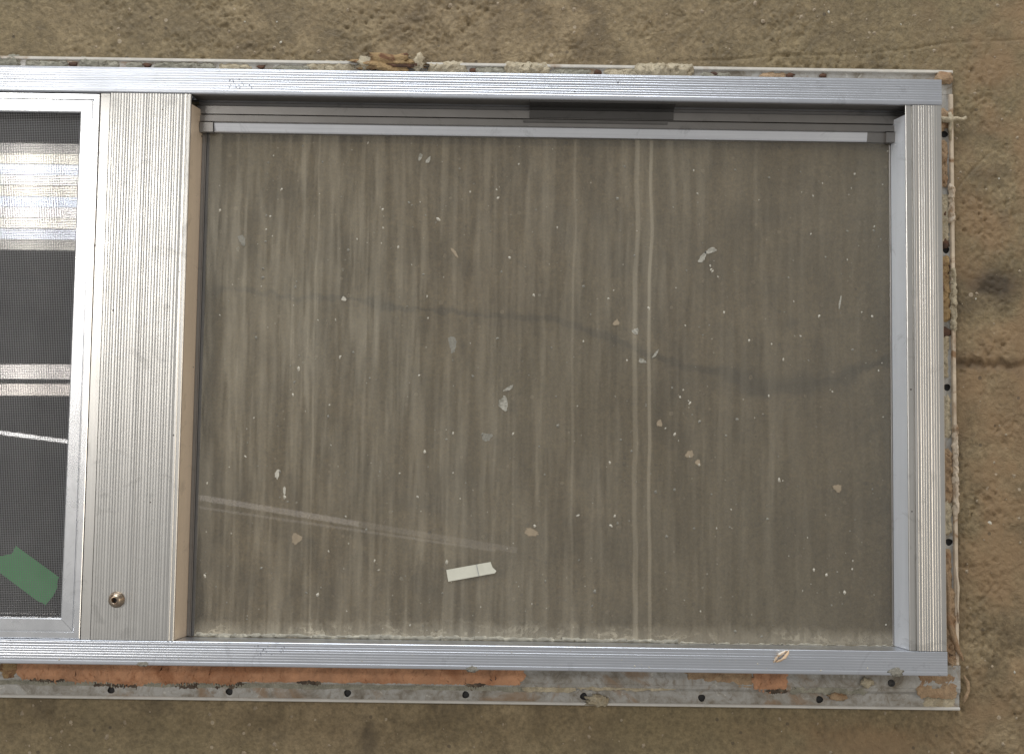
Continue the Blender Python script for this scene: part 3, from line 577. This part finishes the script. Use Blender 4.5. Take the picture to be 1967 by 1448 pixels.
strand('putty_strand', [(831, 552, 7), (832, 545, 8), (831.5, 536, 6), (832, 524, 6)], [1.6, 2.6, 1.8, 1.0], M_CREAM, fl_r)
strand('putty_strand', [(824, 95, 5), (826, 70, 6), (825, 50, 6.5), (829, 34, 7), (833, 20, 7), (837, 14, 6), (839, 9, 5)], [1.2, 2.0, 2.6, 3.0, 2.4, 1.6, 1.2], M_TAN, fl_r)
strand('putty_strand', [(833, 100, 6), (834.5, 80, 6.5), (834, 62, 6), (835, 45, 6)], [.8, 1.5, 1.2, .7], M_LIPR, fl_r)

# dirt crust where the pane meets the sill
cr = random.Random(5)
lump('dirt_crust', 'x', 88, 770, 22.6, lambda t: 27.0-3*(t > 560), 12.9, 1.2, M_CRUST, win, 501, 2.2, step=1.6)
# worn ink marks on the rails
def marks(name, parent, cx, cy, wx, wy, n, seed, axis='x'):
    rg = random.Random(seed); V = []; F = []
    for i in range(n):
        x = cx+rg.uniform(-wx, wx); y = cy+rg.uniform(-wy, wy); a = rg.uniform(.22, .5); b = rg.uniform(.35, 1.1); o = rg.uniform(-.5, .5)
        q = len(V); V += [(x-a, y-b, 40.12), (x+a, y-b, 40.12), (x+a+o, y+b, 40.12), (x-a+o, y+b, 40.12), (x-a, y-b, 39.8), (x+a, y-b, 39.8), (x+a+o, y+b, 39.8), (x-a+o, y+b, 39.8)]
        F += [tuple(q+k for k in f) for f in BF]
    tag(mesh_obj(name, V, F, M_INK, parent, ORG), 'worn ink marks', kind='stuff')
marks('ink_marks', head, 126, 560.5, 12, 5.5, 16, 7); marks('ink_marks', sill, 164, 15.5, 10, 4.5, 14, 8); marks('ink_marks', sill, 183, 16.5, 4, 4, 6, 9)

# ------------------------------------------------------------------ loose things lying on the window and in it
def slab(name, poly, z, t, mat, org, curl=None, fold=None):
    n = len(poly); V = [(x, y, z+(curl(x, y) if curl else 0)) for x, y in poly]+[(x, y, z+t+(curl(x, y) if curl else 0)) for x, y in poly]
    F = [tuple(range(n))[::-1], tuple(range(n, 2*n))]+[(i, (i+1) % n, n+(i+1) % n, n+i) for i in range(n)]
    return mesh_obj(name, V, F, mat, None, org)
def place(o, org): o.location = org; return o
def new_thing(name, label, cat, org, group=None):
    o = bpy.data.objects.new(name, None); COL.objects.link(o); o.location = org; return tag(o, label, cat, group)

# green tape stuck to the smoked pane
tp = [(-150, 116), (-116, 103.3), (-95.8, 98.6), (-84.5, 101.2), (-81.2, 108.8), (-38.5, 79.5), (-40.2, 73), (-39.5, 70), (-43.0, 62), (-46, 58.0), (-50.4, 52.6), (-54, 55.2), (-58.1, 56.5), (-95.2, 82.7), (-115.6, 93.4), (-150, 104)]
o_ = (-0.075, 0.085, 0.0221)
tag(place(slab('masking_tape', tp, 22.1, 0.18, M_TAPE, o_), o_), 'piece of green masking tape behind the insect screen', 'tape')

# white paper strip with a fold and a torn end
def paper():
    org = (0.358, 0.089, 0.0131)
    ax = Vector((42.8, 8.3, 0)).normalized(); ay = Vector((-ax.y, ax.x, 0)); L_ = 46.0; W_ = 11.4
    V = []; F = []; nu, nv = 24, 6
    for side in (0, 1):
        for i in range(nu+1):
            for j in range(nv+1):
                u = L_*i/nu; v = W_*j/nv
                if i == nu: u += (0.0, 1.8, .3, -1.2, -1.6, -2.6, -3.4)[j]
                z = 0.25+0.5*(v/W_-.5)**2+0.5*(u/L_)**4 + (0.0 if abs(u/L_-.66) > .03 else .35) + side*.45
                p = Vector((335.9, 79.4, 0))+ax*u+ay*v; V.append((p.x, p.y, 13.1+z))
    M = (nu+1)*(nv+1)
    for i in range(nu):
        for j in range(nv):
            a = i*(nv+1)+j; F.append((a, a+1, a+nv+2, a+nv+1)); F.append((M+a, M+a+nv+1, M+a+nv+2, M+a+1))
    edge = [i*(nv+1) for i in range(nu+1)]+[nu*(nv+1)+j for j in range(1, nv+1)]+[i*(nv+1)+nv for i in range(nu-1, -1, -1)]+[j for j in range(nv-1, 0, -1)]
    for a, b in zip(edge, edge[1:]+edge[:1]): F.append((a, b, M+b, M+a))
    th = new_thing('paper_strip', 'small white paper strip with a torn end lying on the dusty pane', 'paper', org)
    mesh_obj('strip', V, F, M_PAPER, th, org)
    c = Vector((335.9, 79.4, 0))+ax*30.4
    V = []; 
    for d, s in ((-.18, 0), (.18, 0), (.18, 1), (-.18, 1)):
        for z in (14.0, 14.55): p = c+ax*(d-0.6*s)+ay*(.15+11.1*s); V.append((p.x, p.y, z))
    mesh_obj('fold', V, [(1, 3, 5, 7), (0, 1, 3, 2), (2, 3, 5, 4), (4, 5, 7, 6), (6, 7, 1, 0), (0, 2, 4, 6)], M_INK, th, org)
paper()

# wood splinter on the sill rail: two curled lobes
def splinter():
    org = (0.652, 0.016, 0.0402)
    th = new_thing('wood_splinter', 'curled pale wood splinter lying on the sill rail', 'splinter', org)
    strand('curl', [(646, 11, 40.8), (648, 15, 41.4), (651, 18.5, 42.4), (654.5, 21, 43), (657.5, 22.5, 42.6)], [.7, 1.4, 1.7, 1.3, .4], M_WOOD, th, org)
    strand('curl', [(648, 11.5, 40.7), (652, 13.2, 41.6), (656, 16.5, 42.6), (659, 20.5, 42.8), (660, 23.2, 42.0)], [.8, 1.2, 1.6, 1.2, .3], M_WOOD, th, org)
splinter()

# dried flakes on the pane
def flake(name, cx, cy, w, h, ang, mat, label, seed, z=13.02, t=0.35, cat='flake'):
    n = 30; poly = []; ca, sa = math.cos(ang), math.sin(ang)
    for i in range(n):
        a = 2*math.pi*i/n; r = .62+.95*(float(fbm(2+2.6*math.cos(a), 2+2.6*math.sin(a), 700+seed, 4, .85))-.2)*(0.8+.4*math.sin(3*a+seed)); x = w/2*math.cos(a)*r; y = h/2*math.sin(a)*r
        poly.append((cx+x*ca-y*sa, cy+x*sa+y*ca))
    org = (cx*S, cy*S, z*S)
    tag(place(slab(name, poly, z, t, mat, org), org), label, cat, 'dried flakes on the dusty pane')
def un13(x, y): return x, y
flake('dried_flake', 300.5, 497, 4, 9, -.25, M_FLAKE, 'left of two small white flakes near the top of the pane', 1)
flake('dried_flake', 308.5, 494, 4, 9, -.6, M_FLAKE, 'right of two small white flakes near the top of the pane', 2)
flake('dried_flake', 582, 400, 6, 14, -.5, M_FLAKE, 'hooked pale flake lower half, upper right of the pane', 3)
flake('dried_flake', 590, 407, 14, 6, .35, M_FLAKE, 'hooked pale flake upper half, upper right of the pane', 4)
flake('dried_flake', 387, 253, 11, 16, .1, M_FLAKE, 'crinkled whitish flake at the centre of the pane', 5)
flake('dried_flake', 392, 268, 12, 4, .5, M_FLAKE, 'small curl just above the crinkled flake at the centre of the pane', 6)
flake('dried_flake', 336, 311, 9, 20, .1, M_FLAKE2, 'grey smudged flake left of the pane centre', 7, t=.12)
flake('dried_flake', 416, 128, 16, 9, -.25, M_FLAKE3, 'tan oval flake above right of the paper strip', 8, t=.15)
flake('dried_flake', 187, 119, 11, 12, .5, M_FLAKE3, 'tan blotch flake at the lower left of the pane', 9, t=.15)
flake('dried_flake', 715, 175, 10, 8, -.6, M_FLAKE3, 'tan flake near the right jamb, lower down', 10)
flake('dried_flake', 570, 206, 10, 8, .4, M_FLAKE3, 'larger of two tan flakes at the lower right', 11, t=.2)
flake('dried_flake', 578, 198, 6, 7, .4, M_FLAKE3, 'smaller of two tan flakes at the lower right', 12, t=.2)
flake('dried_flake', 371, 220, 12, 9, .1, M_FLAKE2, 'round grey flake below the pane centre', 13, t=.2)
flake('dried_flake', 523, 297, 9, 5, -.3, M_FLAKE, 'pale flake lying over the floor crack, left', 14)
flake('dried_flake', 536, 304, 3, 12, -.6, M_FLAKE, 'thin pale sliver lying over the floor crack, right', 15)
flake('dried_flake', 718, 357, 2.2, 16, -.15, M_FLAKE, 'thin white sliver near the right jamb', 16)
flake('dried_flake', 167, 181, 5, 11, -.1, M_SPECK, 'bright white drip at the lower left of the pane', 17, t=.5)
flake('dried_flake', 174.5, 165, 3, 10, 0, M_SPECK, 'narrow white drip under the bright white drip', 18, t=.5)
flake('dried_flake', 126, 411, 8, 13, .4, M_FLAKE2, 'grey crumpled flake at the upper left of the pane', 19)
flake('dried_flake', 336, 402, 3, 14, .65, M_FLAKE3, 'slanted tan sliver in the upper middle of the pane', 20, t=.2)
flake('dried_flake', 540, 236, 6, 8, -.4, M_FLAKE3, 'small oval tan flake right of the drip lines', 21)
flake('dried_flake', 228, 354, 5, 5, 0, M_SPECK, 'white triangular chip in the left half of the pane', 22)
flake('dried_flake', 497, 334, 8, 6, .5, M_FLAKE3, 'pinkish tan flake left of the drip lines', 23)
flake('dried_flake', 516, 326, 8, 7, 0, M_FLAKE, 'pale square flake on the drip lines', 24, t=.2)

# specks nobody could count
def specks(name, n, seed, region, zf, mat, label, smin, smax, tall=1.6, dens=None):
    rg = random.Random(seed); V = []; F = []; k = 0
    while k < n:
        x = rg.uniform(region[0], region[1]); y = rg.uniform(region[2], region[3])
        if dens and not dens(x, y): continue
        k += 1
        r = smin+(smax-smin)*rg.random()**3; a = rg.gauss(math.pi/2, .5) if tall > 1 else rg.uniform(0, 6.3); ca, sa = math.cos(a), math.sin(a); z = zf(x, y); q = len(V)
        for i in range(5):
            t = 2*math.pi*i/5+rg.uniform(-.3, .3); u = r*tall*rg.uniform(.6, 1.2)*math.cos(t); v = r*rg.uniform(.7, 1.2)*math.sin(t)
            V.append((x+u*ca-v*sa, y+u*sa+v*ca, z))
        V.append((x, y, z+r*.7)); F += [(q+i, q+(i+1) % 5, q+5) for i in range(5)]; F.append(tuple(q+i for i in range(5))[::-1])
    return tag(mesh_obj(name, V, F, mat), label, 'debris', kind='stuff')
specks('white_specks', 270, 31, (92, 768, 30, 512), lambda x, y: 13.0, M_SPECK, 'tiny white specks scattered over the dusty pane', .35, 1.7)
specks('grey_specks', 260, 32, (92, 768, 30, 512), lambda x, y: 13.0, M_FLAKE2, 'tiny grey grit scattered over the dusty pane', .5, 2.0, 1.0)
on_floor = lambda x, y: x > 840 or y > 600 or y < -43 or (100 < x < 760 and 40 < y < 500)
specks('floor_grit', 900, 33, (-150, 930, -100, 690), lambda x, y: float(floor_z(x, y)), M_FLAKE3, 'pale grit scattered over the concrete floor', .5, 2.6, 1.2, on_floor)
specks('floor_chips', 40, 34, (-150, 930, -100, 690), lambda x, y: float(floor_z(x, y)), M_SPECK, 'white paint chips scattered over the concrete floor', .5, 2.4, 1.5, on_floor)
specks('rail_crumbs', 40, 35, (-90, 800, 2, 22), lambda x, y: 40.0, M_SPECK, 'white crumbs lying on the sill rail', .3, 0.9)
# loose scrap at the lower right corner
o_ = (0.843, -0.022, 0)
th = new_thing('putty_scrap', 'curled putty scrap on the floor beside the lower right corner', 'scrap', o_)
strand('curl', [(841, -6, 2.0), (844, -12, 3.5), (845, -20, 3.6), (842, -27, 3.0), (840, -33, 1.6)], [.8, 1.8, 1.5, 2.0, .7], M_TAN, th, o_)
